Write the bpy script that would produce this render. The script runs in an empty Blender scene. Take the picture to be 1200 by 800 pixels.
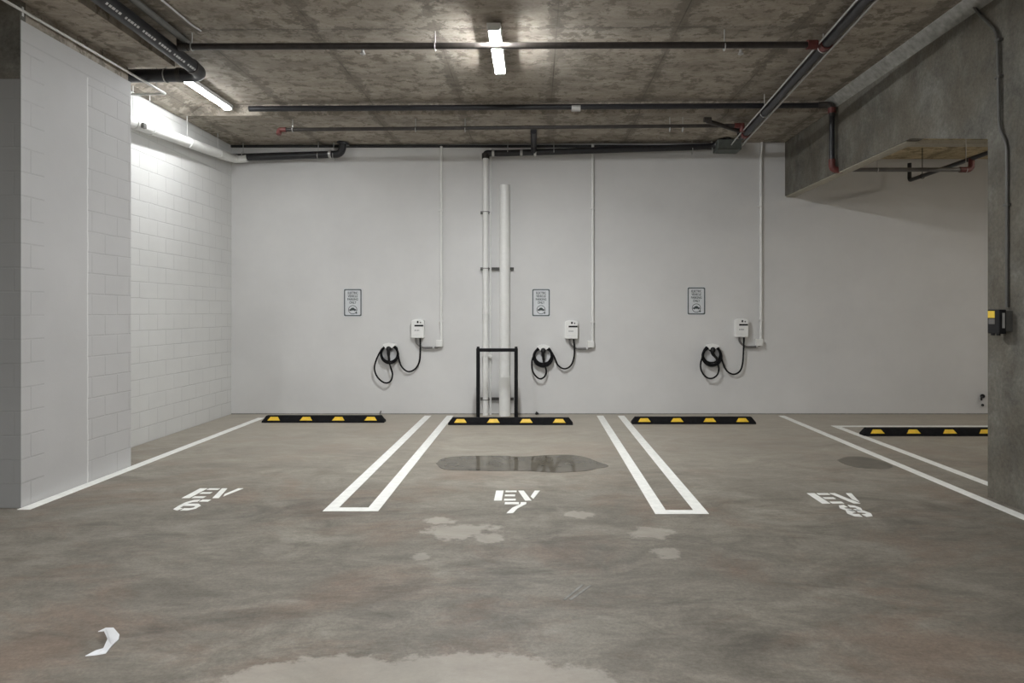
import bpy, bmesh, math, random
from mathutils import Vector, Matrix
random.seed(7)
sc = bpy.context.scene
COL = sc.collection
F = 790.0; H = 1.65; PX = 627.0; PY = 366.0; YW = 10.95      # lens (px), eye height, vanishing point, back wall distance
S = F / YW

def W(px, py, d=0.0):
    """point on (or d in front of) the back wall"""
    y = YW - d
    return Vector(((px-PX)/F*y, y, H-(py-PY)/F*y))
def at(px, py, y):
    return Vector(((px-PX)/F*y, y, H-(py-PY)/F*y))
def fl(px, py, z=0.0):
    y = F*(H-z)/(py-PY)
    return Vector(((px-PX)/F*y, y, z))

# ------------------------------------------------------------------ materials
def nt(name):
    m = bpy.data.materials.new(name); m.use_nodes = True
    t = m.node_tree; t.nodes.clear()
    out = t.nodes.new('ShaderNodeOutputMaterial'); b = t.nodes.new('ShaderNodeBsdfPrincipled')
    t.links.new(b.outputs[0], out.inputs[0])
    return m, t, b
def ramp(t, src, stops, interp='LINEAR'):
    r = t.nodes.new('ShaderNodeValToRGB'); e = r.color_ramp.elements; r.color_ramp.interpolation = interp
    while len(e) < len(stops): e.new(0.5)
    for i, (p, c) in enumerate(stops):
        e[i].position = p; e[i].color = (*c[:3], 1) if hasattr(c, '__len__') else (c, c, c, 1)
    t.links.new(src, r.inputs[0]); return r.outputs[0]
def noise(t, scale, detail=4, rough=0.55, vec=None, dist=0.0, scl=None):
    n = t.nodes.new('ShaderNodeTexNoise'); n.inputs['Scale'].default_value = scale
    n.inputs['Detail'].default_value = detail; n.inputs['Roughness'].default_value = rough
    n.inputs['Distortion'].default_value = dist
    v = vec or geo(t)
    if scl:
        mp = t.nodes.new('ShaderNodeMapping'); mp.inputs['Scale'].default_value = scl
        t.links.new(v, mp.inputs[0]); v = mp.outputs[0]
    t.links.new(v, n.inputs['Vector']); return n.outputs['Fac']
def geo(t):
    for n in t.nodes:
        if n.bl_idname == 'ShaderNodeNewGeometry': return n.outputs['Position']
    return t.nodes.new('ShaderNodeNewGeometry').outputs['Position']
def math_(t, op, a, b=None, c=None, clamp=False):
    n = t.nodes.new('ShaderNodeMath'); n.operation = op; n.use_clamp = clamp
    for i, v in enumerate((a, b, c)):
        if v is None: continue
        if isinstance(v, (int, float)): n.inputs[i].default_value = v
        else: t.links.new(v, n.inputs[i])
    return n.outputs[0]
def mix(t, fac, a, b, mode='MIX'):
    n = t.nodes.new('ShaderNodeMix'); n.data_type = 'RGBA'; n.blend_type = mode
    for sock, v in ((n.inputs[0], fac), (n.inputs[6], a), (n.inputs[7], b)):
        if isinstance(v, (int, float)): sock.default_value = v
        elif isinstance(v, tuple): sock.default_value = (*v, 1) if len(v) == 3 else v
        else: t.links.new(v, sock)
    return n.outputs[2]
def bump(t, b, h, strength=0.3, dist=0.02):
    n = t.nodes.new('ShaderNodeBump'); n.inputs['Strength'].default_value = strength; n.inputs['Distance'].default_value = dist
    t.links.new(h, n.inputs['Height']); t.links.new(n.outputs[0], b.inputs['Normal'])
def sepxyz(t):
    n = t.nodes.new('ShaderNodeSeparateXYZ'); t.links.new(geo(t), n.inputs[0]); return n.outputs
def simple(name, col, rough=0.5, metal=0.0, spec=0.5, var=0.12):
    m, t, b = nt(name)
    f = noise(t, 14, 3)
    lo = tuple(c*(1-var) for c in col); hi = tuple(min(1, c*(1+var)) for c in col)
    t.links.new(ramp(t, f, [(0.3, lo), (0.7, hi)]), b.inputs['Base Color'])
    b.inputs['Roughness'].default_value = rough; b.inputs['Metallic'].default_value = metal
    b.inputs['Specular IOR Level'].default_value = spec
    return m
def ellipse_mask(t, cx, cy, rx, ry, nx, ny, wob=0.5, soft=0.12):
    x, y, z = sepxyz_cached(t)
    a = math_(t, 'MULTIPLY_ADD', x, 1/rx, -cx/rx); a = math_(t, 'MULTIPLY_ADD', nx, wob, a)
    c = math_(t, 'MULTIPLY_ADD', y, 1/ry, -cy/ry); c = math_(t, 'MULTIPLY_ADD', ny, wob, c)
    d = math_(t, 'SQRT', math_(t, 'ADD', math_(t, 'MULTIPLY', a, a), math_(t, 'MULTIPLY', c, c)))
    return math_(t, 'DIVIDE', math_(t, 'SUBTRACT', 1.0, d), soft, clamp=True)
def sepxyz_cached(t):
    for n in t.nodes:
        if n.bl_idname == 'ShaderNodeSeparateXYZ': return n.outputs
    return sepxyz(t)

def mat_floor():
    m, t, b = nt('floor_concrete')
    big = noise(t, 0.55, 5, 0.6, scl=(0.7, 1.2, 1))
    mid = noise(t, 2.0, 10, 0.74, dist=0.6, scl=(0.8, 1.15, 1))
    fine = noise(t, 45, 9, 0.85)
    streak = noise(t, 9, 10, 0.8, scl=(0.45, 1.35, 1), dist=0.6)
    base = ramp(t, mid, [(0.30, (0.115, 0.107, 0.09)), (0.5, (0.215, 0.203, 0.175)), (0.70, (0.33, 0.315, 0.275))])
    base = mix(t, ramp(t, big, [(0.35, 0.0), (0.62, 0.55)]), base, (0.19, 0.18, 0.158))
    red = noise(t, 1.0, 7, 0.7, dist=0.5, scl=(0.7, 1, 1)); 
    base = mix(t, ramp(t, red, [(0.5, 0.0), (0.62, 0.6)]), base, (0.20, 0.148, 0.115))
    dk = noise(t, 1.3, 7, 0.7, dist=1.0, scl=(0.5, 1.3, 3))
    base = mix(t, ramp(t, dk, [(0.54, 0.0), (0.70, 0.7)]), base, (0.075, 0.07, 0.06))
    base = mix(t, 0.35, base, ramp(t, streak, [(0.3, 0.15), (0.7, 0.8)]), 'OVERLAY')
    base = mix(t, 0.7, base, ramp(t, fine, [(0.3, 0.25), (0.7, 0.72)]), 'OVERLAY')
    # floor colour grades paler towards the back wall
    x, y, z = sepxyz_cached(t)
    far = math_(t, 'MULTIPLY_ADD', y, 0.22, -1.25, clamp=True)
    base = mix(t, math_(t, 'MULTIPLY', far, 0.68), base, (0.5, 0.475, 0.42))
    nx = math_(t, 'SUBTRACT', noise(t, 6, 8, 0.7), 0.5); ny = math_(t, 'SUBTRACT', noise(t, 7.3, 8, 0.7, scl=(1, 1.1, 7)), 0.5)
    patches = [(540,622,.30,.20,.9),(515,610,.13,.09,.9),(575,630,.12,.12,.8),(678,603,.15,.10,.8),(763,624,.17,.15,.75),(782,648,.11,.12,.75),
               (493,652,.08,.07,.7),(605,568,.34,.2,.35),(1030,558,.3,.2,.3),(330,640,.12,.2,.2)]
    acc = None
    for (px, py, rx, ry, w) in patches:
        c = fl(px, py)
        mk = math_(t, 'MULTIPLY', ellipse_mask(t, c.x, c.y, rx, ry, nx, ny, 2.6, 0.3), w)
        acc = mk if acc is None else math_(t, 'MAXIMUM', acc, mk)
    for (cx, cy, rx, ry, w) in [(-.95, 2.86, .5, .40, .8), (-.3, 2.88, .55, .42, .8), (.1,2.8,.35,.38,.7)]:
        acc = math_(t, 'MAXIMUM', acc, math_(t, 'MULTIPLY', ellipse_mask(t, cx, cy, rx, ry, nx, ny, 0.9, 0.1), w))
    pc = ramp(t, mid, [(0.3, (0.36, 0.345, 0.31)), (0.7, (0.46, 0.44, 0.40))])
    base = mix(t, math_(t, 'MULTIPLY', acc, 0.85), base, pc)
    # scuffed scratches
    base = mix(t, 1.0, base, (0.96, 0.92, 0.875), 'MULTIPLY')
    t.links.new(base, b.inputs['Base Color'])
    t.links.new(ramp(t, mid, [(0.3, 0.62), (0.7, 0.48)]), b.inputs['Roughness'])
    b.inputs['Specular IOR Level'].default_value = 0.35
    bump(t, b, fine, 0.12, 0.01)
    return m
def mat_ceiling(name, tint=(1, 1, 1), gain=1.0):
    m, t, b = nt(name)
    x, y, z = sepxyz_cached(t)
    T = lambda c: tuple(v*k*gain for v, k in zip(c, tint))
    mid = noise(t, 3.2, 8, 0.7, dist=0.5, scl=(0.7, 1.4, 1))
    blot = noise(t, 6.5, 10, 0.72, dist=0.2, scl=(1, 1.1, 1))
    big = noise(t, 0.8, 4, 0.6)
    fine = noise(t, 30, 5, 0.7)
    base = ramp(t, mid, [(0.3, T((0.19, 0.172, 0.138))), (0.5, T((0.30, 0.275, 0.225))), (0.72, T((0.41, 0.385, 0.325)))])
    base = mix(t, ramp(t, blot, [(0.52, 0.0), (0.57, 0.72)]), base, T((0.12, 0.108, 0.082)))
    base = mix(t, ramp(t, big, [(0.4, 0.0), (0.7, 0.5)]), base, T((0.18, 0.165, 0.135)))
    # plywood form joints: every 1.22 m along the bays and every 2.44 m across
    fx = math_(t, 'PINGPONG', math_(t, 'ADD', x, 1.0), 0.61)            # 0 on a joint
    wob = math_(t, 'MULTIPLY_ADD', noise(t, 5, 6, 0.75), 0.55, -0.265)
    jx = math_(t, 'LESS_THAN', math_(t, 'ADD', fx, 0), 0.006)
    smx = math_(t, 'LESS_THAN', math_(t, 'ADD', fx, wob), 0.075)
    fy = math_(t, 'PINGPONG', math_(t, 'SUBTRACT', y, 6.78), 1.22)
    jy = math_(t, 'LESS_THAN', fy, 0.007)
    smy = math_(t, 'LESS_THAN', math_(t, 'ADD', fy, wob), 0.03)
    j = math_(t, 'MAXIMUM', jx, jy); sm = math_(t, 'MAXIMUM', smx, smy)
    base = mix(t, math_(t, 'MULTIPLY', sm, 0.6), base, T((0.12, 0.11, 0.09)))
    base = mix(t, math_(t, 'MULTIPLY', j, ramp(t, big, [(0.42, 0.1), (0.6, 0.6)])), base, T((0.06, 0.055, 0.045)))
    base = mix(t, 0.5, base, ramp(t, fine, [(0.3, 0.38), (0.7, 0.6)]), 'OVERLAY')
    t.links.new(base, b.inputs['Base Color']); b.inputs['Roughness'].default_value = 0.7
    b.inputs['Specular IOR Level'].default_value = 0.25
    bump(t, b, mid, 0.25, 0.01)
    return m
def mat_raw(name):
    m, t, b = nt(name)
    mid = noise(t, 3.0, 10, 0.74, dist=0.3, scl=(1, 1, 0.8)); big = noise(t, 1.6, 6, 0.65); fine = noise(t, 35, 5, 0.7)
    base = ramp(t, mid, [(0.30, (0.065, 0.062, 0.053)), (0.5, (0.135, 0.13, 0.113)), (0.72, (0.225, 0.22, 0.195))])
    base = mix(t, ramp(t, big, [(0.42, 0.0), (0.6, 0.6)]), base, (0.12, 0.105, 0.08))
    base = mix(t, 0.7, base, ramp(t, fine, [(0.3, 0.36), (0.7, 0.64)]), 'OVERLAY')
    t.links.new(base, b.inputs['Base Color']); b.inputs['Roughness'].default_value = 0.75
    b.inputs['Specular IOR Level'].default_value = 0.25
    bump(t, b, mid, 0.35, 0.015)
    return m
def mat_paint(name, col=(0.66, 0.66, 0.64), block=None, smooth=None):
    """white painted wall; block = plane axes for painted concrete blocks; smooth = (y0, y1) range rendered flat"""
    m, t, b = nt(name)
    x, y, z = sepxyz_cached(t)
    mid = noise(t, 1.3, 6, 0.6); fine = noise(t, 60, 3, 0.6)
    lo = tuple(c*0.95 for c in col); hi = tuple(c*1.04 for c in col)
    base = ramp(t, mid, [(0.3, lo), (0.7, hi)])
    b.inputs['Roughness'].default_value = 0.55; b.inputs['Specular IOR Level'].default_value = 0.3
    if block:
        cmb = t.nodes.new('ShaderNodeCombineXYZ')
        t.links.new(y if block == 'yz' else x, cmb.inputs[0]); t.links.new(z, cmb.inputs[1])
        wn = math_(t, 'MULTIPLY_ADD', noise(t, 5, 3), 0.012, -0.006)
        zz = math_(t, 'ADD', z, wn); t.links.new(zz, cmb.inputs[1])
        br = t.nodes.new('ShaderNodeTexBrick'); br.offset = 0.5
        br.inputs['Scale'].default_value = 1.0; br.inputs['Brick Width'].default_value = 0.40; br.inputs['Row Height'].default_value = 0.203
        br.inputs['Mortar Size'].default_value = 0.007; br.inputs['Mortar Smooth'].default_value = 0.25
        br.inputs['Color1'].default_value = (1, 1, 1, 1); br.inputs['Color2'].default_value = (0.97, 0.97, 0.97, 1); br.inputs['Mortar'].default_value = (0, 0, 0, 1)
        t.links.new(cmb.outputs[0], br.inputs['Vector'])
        mort = br.outputs['Fac']
        fade = ramp(t, noise(t, 1.7, 4, 0.6), [(0.35, 0.35), (0.6, 1.0)])
        mort = math_(t, 'MULTIPLY', mort, fade)
        if smooth:
            inr = math_(t, 'MULTIPLY', math_(t, 'GREATER_THAN', y, smooth[0]), math_(t, 'LESS_THAN', y, smooth[1]))
            inr = math_(t, 'MULTIPLY', inr, math_(t, 'LESS_THAN', z, 3.93))
            mort = math_(t, 'MULTIPLY', mort, math_(t, 'SUBTRACT', 1.0, inr))
            low = math_(t, 'GREATER_THAN', z, 3.93)
            mort = math_(t, 'MULTIPLY', mort, math_(t, 'SUBTRACT', 1.0, math_(t, 'MULTIPLY', low, 0.9)))
            j = math_(t, 'LESS_THAN', math_(t, 'ABSOLUTE', math_(t, 'SUBTRACT', z, 3.95)), 0.007)
            mort = math_(t, 'MAXIMUM', mort, j)
            e = math_(t, 'LESS_THAN', math_(t, 'ABSOLUTE', math_(t, 'SUBTRACT', math_(t, 'ADD', y, math_(t, 'MULTIPLY_ADD', noise(t, 6, 4), .03, -.015)), smooth[1])), 0.009)
            e = math_(t, 'MULTIPLY', e, math_(t, 'LESS_THAN', z, 3.93))
            base = mix(t, math_(t, 'MULTIPLY', e, .6), base, (0.85, 0.85, 0.83))
        base = mix(t, math_(t, 'MULTIPLY', mort, 0.17), base, (0.22, 0.22, 0.21))
        hgt = math_(t, 'MULTIPLY_ADD', fine, 0.08, math_(t, 'SUBTRACT', 1.0, mort))
        bump(t, b, hgt, 0.6, 0.012)
    else:
        bump(t, b, mid, 0.1, 0.02)
    t.links.new(base, b.inputs['Base Color'])
    return m
def mat_emit(name, col, s):
    m, t, b = nt(name)
    b.inputs['Base Color'].default_value = (0.9, 0.9, 0.9, 1)
    b.inputs['Emission Color'].default_value = (*col, 1); b.inputs['Emission Strength'].default_value = s
    return m
M = dict(
    floor=mat_floor(), ceiling=mat_ceiling('ceiling_board_formed_concrete', (1.03, 1, 1.03), 1.3), ceilr=mat_ceiling('pocket_ceiling_concrete', (1.15, 1.02, 0.78), 1.5),
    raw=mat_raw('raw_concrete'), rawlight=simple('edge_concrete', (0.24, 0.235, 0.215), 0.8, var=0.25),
    wall=mat_paint('painted_wall', (0.655, 0.65, 0.64)), block=mat_paint('painted_block', (0.68, 0.68, 0.665), 'yz'),
    pier=mat_paint('painted_pier', (0.53, 0.525, 0.52), 'yz', (5.96, 6.54)), pierfront=mat_paint('pier_front_dark', (0.25, 0.25, 0.243), 'xz'),  # pier front gets a darker tone than the pier side
    line=simple('white_road_paint', (0.83, 0.83, 0.79), 0.6, var=0.08),
    rubber=simple('black_rubber', (0.009, 0.009, 0.010), 0.85, spec=0.15, var=0.3), yellow=simple('yellow_reflector', (0.86, 0.56, 0.04), 0.45, var=0.1),
    blackpipe=simple('black_iron', (0.018, 0.018, 0.021), 0.38, var=0.3), darkpipe=simple('dark_steel', (0.035, 0.03, 0.027), 0.42, var=0.35),
    greypipe=simple('grey_steel', (0.16, 0.155, 0.15), 0.4, 0.3), red=simple('red_coupling', (0.12, 0.03, 0.026), 0.5, var=0.25),
    galv=simple('galvanised_steel', (0.55, 0.55, 0.54), 0.35, 0.6), whitemetal=simple('white_painted_metal', (0.72, 0.72, 0.70), 0.4, var=0.04),
    whitepipe=simple('white_painted_pipe', (0.76, 0.76, 0.735), 0.35, var=0.03),
    plastic=simple('white_plastic', (0.82, 0.82, 0.80), 0.35, var=0.02), greyplastic=simple('grey_print', (0.35, 0.35, 0.35), 0.5),
    black=simple('black_plastic', (0.009, 0.009, 0.010), 0.5, spec=0.3, var=0.2), blackpaint=simple('black_painted_steel', (0.006, 0.006, 0.007), 0.5, spec=0.2, var=0.2),
    signwhite=simple('sign_face', (0.66, 0.68, 0.70), 0.4, var=0.03), signink=simple('sign_ink', (0.045, 0.06, 0.06), 0.5),
    signborder=simple('sign_border', (0.10, 0.115, 0.115), 0.5), holst=simple('holster_plastic', (0.62, 0.63, 0.64), 0.3, var=0.03),
    tube=mat_emit('tube_light_diffuser', (0.97, 0.99, 1.0), 370), lefttube=mat_emit('left_tube_diffuser', (0.97, 0.99, 1.0), 60), aislefill=mat_emit('aisle_fill_diffuser', (0.97, 0.98, 1.0), 420), warmfill=mat_emit('warm_fill_diffuser', (1.0, 0.94, 0.83), 72),  # aisle and warm diffusers belong to the unseen added fixtures
    paper=simple('white_paper', (0.72, 0.73, 0.74), 0.7, var=0.05),
    darkgap=simple('dark_gap', (0.03, 0.03, 0.03), 0.8), sleeve=simple('grey_green_sheet_metal', (0.12, 0.135, 0.125), 0.5, 0.2),
    conduit=simple('grey_conduit', (0.10, 0.098, 0.09), 0.45, 0.3), labelyellow=simple('yellow_label', (0.85, 0.60, 0.06), 0.5, var=0.1),
)
def mat_puddle():
    m, t, b = nt('standing_water')
    base = ramp(t, noise(t, 4, 5, 0.6), [(0.3, (0.085, 0.076, 0.06)), (0.7, (0.14, 0.125, 0.10))])
    t.links.new(base, b.inputs['Base Color']); b.inputs['Roughness'].default_value = 0.06; b.inputs['IOR'].default_value = 1.2
    return m
M['puddle'] = mat_puddle(); M['cream'] = simple('cream_finish', (0.40, 0.37, 0.30), 0.6)
def mat_damp():
    m, t, b = nt('damp_concrete')
    base = ramp(t, noise(t, 5, 5, 0.6), [(0.3, (0.09, 0.08, 0.062)), (0.7, (0.15, 0.133, 0.105))])
    t.links.new(base, b.inputs['Base Color']); b.inputs['Roughness'].default_value = 0.42
    return m
M['damp'] = mat_damp()

# ------------------------------------------------------------------ mesh helpers
class MB:
    def __init__(s): s.v = []; s.f = []; s.sm = []
    def add(s, v, f, smooth=False):
        n = len(s.v); s.v += [tuple(p) for p in v]; s.f += [tuple(i+n for i in q) for q in f]; s.sm += [smooth]*len(f); return s
    def box(s, x0, x1, y0, y1, z0, z1):
        v = [(x0,y0,z0),(x1,y0,z0),(x1,y1,z0),(x0,y1,z0),(x0,y0,z1),(x1,y0,z1),(x1,y1,z1),(x0,y1,z1)]
        return s.add(v, [(0,3,2,1),(4,5,6,7),(0,1,5,4),(1,2,6,5),(2,3,7,6),(3,0,4,7)])
    def bevbox(s, x0, x1, y0, y1, z0, z1, r, seg=2):
        bm = bmesh.new(); bmesh.ops.create_cube(bm, size=1)
        for v in bm.verts: v.co = Vector(((x0+x1)/2+v.co.x*(x1-x0), (y0+y1)/2+v.co.y*(y1-y0), (z0+z1)/2+v.co.z*(z1-z0)))
        bmesh.ops.bevel(bm, geom=bm.edges[:], offset=r, segments=seg, affect='EDGES', profile=0.6)
        bm.verts.index_update()
        s.add([v.co[:] for v in bm.verts], [tuple(v.index for v in f.verts) for f in bm.faces], False); bm.free(); return s
    def prism(s, poly, plane, a, b):
        """extrude 2-D polygon; plane 'xz' extrudes along y, 'yz' along x, 'xy' along z"""
        n = len(poly)
        def P(u, w, d): return {'xz': (u, d, w), 'yz': (d, u, w), 'xy': (u, w, d)}[plane]
        v = [P(u, w, a) for u, w in poly]+[P(u, w, b) for u, w in poly]
        f = [tuple(range(n)), tuple(range(2*n-1, n-1, -1))]+[(i, i+n, (i+1) % n+n, (i+1) % n) for i in range(n)]
        return s.add(v, f)
    def tube(s, pts, r, seg=14, caps=True):
        pts = [Vector(p) for p in pts]
        q = [pts[0]]
        for p in pts[1:]:
            if (p-q[-1]).length > 1e-5: q.append(p)
        pts = q; n = len(pts)
        rs = r if hasattr(r, '__len__') else [r]*n
        t0 = (pts[1]-pts[0]).normalized()
        up = Vector((0, 0, 1)) if abs(t0.z) < 0.9 else Vector((1, 0, 0))
        u = t0.cross(up).normalized(); v = []; prev = t0
        for i in range(n):
            if i == 0: tg = t0
            elif i == n-1: tg = (pts[i]-pts[i-1]).normalized()
            else: tg = ((pts[i+1]-pts[i]).normalized()+(pts[i]-pts[i-1]).normalized()).normalized()
            u = (u-tg*u.dot(tg)).normalized(); w = tg.cross(u)
            for k in range(seg):
                a = 2*math.pi*k/seg; v.append(pts[i]+(u*math.cos(a)+w*math.sin(a))*rs[i])
        f = [(i*seg+k, i*seg+(k+1) % seg, (i+1)*seg+(k+1) % seg, (i+1)*seg+k) for i in range(n-1) for k in range(seg)]
        s.add(v, f, True)
        if caps:
            s.add(v[:seg], [tuple(range(seg-1, -1, -1))]); s.add(v[-seg:], [tuple(range(seg))])
        return s
    def cyl(s, a, b, r, seg=16): return s.tube([a, b], r, seg)
    def torus(s, c, R, r, normal, seg=24, sg=8):
        c = Vector(c); nrm = Vector(normal).normalized(); up = Vector((0,0,1)) if abs(nrm.z) < .9 else Vector((1,0,0))
        u = nrm.cross(up).normalized(); w = nrm.cross(u); v = []
        for i in range(seg):
            a = 2*math.pi*i/seg; d = u*math.cos(a)+w*math.sin(a)
            for k in range(sg):
                b = 2*math.pi*k/sg; v.append(c+d*(R+r*math.cos(b))+nrm*(r*math.sin(b)))
        f = [(i*sg+k, i*sg+(k+1) % sg, ((i+1) % seg)*sg+(k+1) % sg, ((i+1) % seg)*sg+k) for i in range(seg) for k in range(sg)]
        return s.add(v, f, True)
    def build(s, name, mat, parent=None, kind=None):
        me = bpy.data.meshes.new(name)
        if parent is not None: off = ORG[parent.name]; loc = Vector()
        else:
            xs, ys, zs = zip(*s.v); off = Vector(((min(xs)+max(xs))/2, (min(ys)+max(ys))/2, min(zs))); loc = off
            if kind == 'structure': off = Vector(); loc = off
        me.from_pydata([tuple(Vector(p)-off) for p in s.v], [], s.f); me.validate()
        for p, sm in zip(me.polygons, s.sm): p.use_smooth = sm
        bm = bmesh.new(); bm.from_mesh(me); bmesh.ops.recalc_face_normals(bm, faces=bm.faces[:]); bm.to_mesh(me); bm.free()
        me.materials.append(mat)
        o = bpy.data.objects.new(name, me); COL.objects.link(o); o.location = loc
        if parent is not None: o.parent = parent
        ORG[o.name] = off
        if kind: o['kind'] = kind
        return o
ORG = {}
def tag(o, label, cat, group=None):
    o['label'] = label; o['category'] = cat
    if group: o['group'] = group
    return o
def thing(name, loc, label, cat, group=None):
    o = bpy.data.objects.new(name, None); COL.objects.link(o); o.location = loc; o.empty_display_size = 0.1
    ORG[o.name] = Vector(loc); return tag(o, label, cat, group)
def copy_tree(root, loc, label=None):
    kids = [k for k in bpy.data.objects if k.parent == root]
    r = root.copy(); COL.objects.link(r); r.location = loc
    if label: r['label'] = label
    for k in kids:
        c = k.copy(); COL.objects.link(c); c.parent = r
        for g in [q for q in bpy.data.objects if q.parent == k]:
            d = g.copy(); COL.objects.link(d); d.parent = c
    return r
def fillet(pts, r=0.06, n=6):
    pts = [Vector(p) for p in pts]; out = [pts[0]]
    for i in range(1, len(pts)-1):
        a, b, c = pts[i-1], pts[i], pts[i+1]
        d1 = (a-b); d2 = (c-b); rr = min(r, d1.length*0.49, d2.length*0.49)
        p1 = b+d1.normalized()*rr; p2 = b+d2.normalized()*rr
        for k in range(n+1):
            s = k/n; out.append(p1*(1-s)**2+b*2*s*(1-s)+p2*s*s)
    return out+[pts[-1]]
def spline(pts, n=6):
    pts = [Vector(p) for p in pts]; P = [pts[0]*2-pts[1]]+pts+[pts[-1]*2-pts[-2]]; out = []
    for i in range(1, len(P)-2):
        a, b, c, d = P[i-1:i+3]
        for k in range(n):
            s = k/n
            out.append(0.5*((2*b)+(c-a)*s+(2*a-5*b+4*c-d)*s*s+(-a+3*b-3*c+d)*s**3))
    return out+[pts[-1]]

# ------------------------------------------------------------------ the room
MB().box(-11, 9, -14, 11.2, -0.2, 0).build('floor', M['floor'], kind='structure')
def slab(mb, x0, x1, y0, y1, z):
    n = len(mb.v); mb.box(x0, x1, y0, y1, z, 4.9)
    for i in range(n, n+4):
        p = mb.v[i]; mb.v[i] = (p[0], p[1], p[2]+0.006*max(0, p[0]+4.9))
c = MB()
slab(c, -3.87, 4.1, -14, 9.2, 4.48); slab(c, -4.52, -3.87, 7.24, 9.2, 4.48)
slab(c, -5.1, 4.1, 9.3, 11.2, 4.36); slab(c, -5.1, -4.8, 7.24, 9.3, 4.355)
c.add([(-4.52, 7.24, 4.482), (-4.52, 9.2, 4.482), (-4.8, 9.3, 4.356), (-4.8, 7.24, 4.355)], [(0, 1, 2, 3)])
c.add([(-4.52, 9.2, 4.482), (4.1, 9.2, 4.534), (4.1, 9.3, 4.414), (-4.8, 9.3, 4.36)], [(0, 1, 2, 3)]); slab(c, -11, -3.87, -14, 7.24, 4.28)
c.build('ceiling', M['ceiling'], kind='structure')
MB().box(4.15, 9, -14, 11.2, 4.14, 4.9).build('ceiling_right', M['ceilr'], kind='structure')
MB().box(-5.2, 9, YW, YW+0.25, 0, 4.9).build('wall_back', M['wall'], kind='structure')
MB().box(-5.2, -4.93, 7.0, YW, 0, 4.9).build('wall_left', M['block'], kind='structure')
# pier wall standing in front of the recess, raw concrete head above it
p = MB().box(-5.2, -4.34, 5.692, 7.24, 0, 4.12)
p.build('wall_pier', M['pier'], kind='structure')
MB().box(-11, -4.341, 5.69, 5.75, 0, 3.62).build('wall_front_left', M['pierfront'], kind='structure')
MB().box(-11, -4.345, 5.685, 5.75, 3.62, 4.5).build('trim_1', M['raw'], kind='structure')
MB().box(-5.2, -4.37, 5.75, 7.24, 4.12, 4.5).build('trim_5', M['ceiling'], kind='structure')
# beam with a haunch over the column
MB().prism([(-14, 4.9), (-14, 3.2), (6.03, 3.2), (7.29, 3.53), (11.0, 3.54), (11.0, 4.9)], 'yz', 4.06, 4.21).build('wall_beam', M['raw'], kind='structure')
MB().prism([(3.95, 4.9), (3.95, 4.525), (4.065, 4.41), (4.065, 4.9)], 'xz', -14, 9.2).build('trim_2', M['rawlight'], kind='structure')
MB().box(4.05, 4.75, 4.9, 6.03, 0, 3.2).build('wall_column', M['raw'], kind='structure')
MB().box(4.215, 8.8, 9.72, 9.9, 4.08, 4.2).build('trim_4', M['cream'], kind='structure')
MB().box(4.075, 4.215, 7.4, 10.94, 3.522, 3.545).build('underside_strip', M['cream'], kind='structure')  # thin paler strip added along the beam's underside
MB().box(8.8, 9, -14, YW, 0, 4.9).build('wall_right', M['wall'], kind='structure')
MB().box(-11.2, -11, -14, 5.7, 0, 4.9).build('wall_far_left', M['wall'], kind='structure')
MB().box(-11, 9, -14.2, -14, 0, 4.9).build('wall_behind', M['wall'], kind='structure')
MB().box(-4.93, 3.0, YW-0.03, YW, 4.325, 4.365).build('gap_strip', M['darkgap'], kind='structure')  # dark of the wall-to-ceiling gap drawn as a near-black strip
MB().box(-4.93, 8.8, YW-0.012, YW, 0, 0.012).build('baseboard_back', M['rawlight'], kind='structure')

# ------------------------------------------------------------------ floor markings
YW = YW-0.002      # fittings stand 2 mm off the wall
Z = 0.003
def rects(name, rs, label, cat='floor marking', group=None):
    mb = MB()
    for (x0, x1, y0, y1) in rs: mb.box(x0, x1, y0, y1, 0, Z)
    return tag(mb.build(name, M['line']), label, cat, group)
rects('painted_stripe', [(-4.335, -4.225, 5.64, 10.55)], 'long white painted bay line running along the foot of the white pier on the left')
def ubay(x0, x1, y0, y1, lab, w=0.105):
    mb = MB(); mb.prism([(x0, y0), (x1, y0), (x1, y1), (x1-w, y1), (x1-w, y0+w), (x0+w, y0+w), (x0+w, y1), (x0, y1)], 'xy', 0, Z)
    return tag(mb.build('painted_divider', M['line']), lab, 'floor marking')
ubay(-1.763, -1.303, 5.594, 10.77, 'white painted U-shaped double line on the floor to the left of the long puddle')
ubay(0.985, 1.425, 5.52, 10.77, 'white painted U-shaped double line on the floor to the right of the long puddle')
rects('painted_stripe', [(3.885, 3.985, 4.2, 10.77)], 'single white painted bay line passing the foot of the concrete column, right of EV 8')
mb = MB().prism([(4.31, 4.6), (4.41, 4.6), (4.41, 9.72), (8.2, 9.72), (8.2, 9.82), (4.31, 9.82)], 'xy', 0, Z)
tag(mb.build('painted_corner_line', M['line']), 'white painted L-shaped line around the bay behind the concrete column', 'floor marking')

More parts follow.
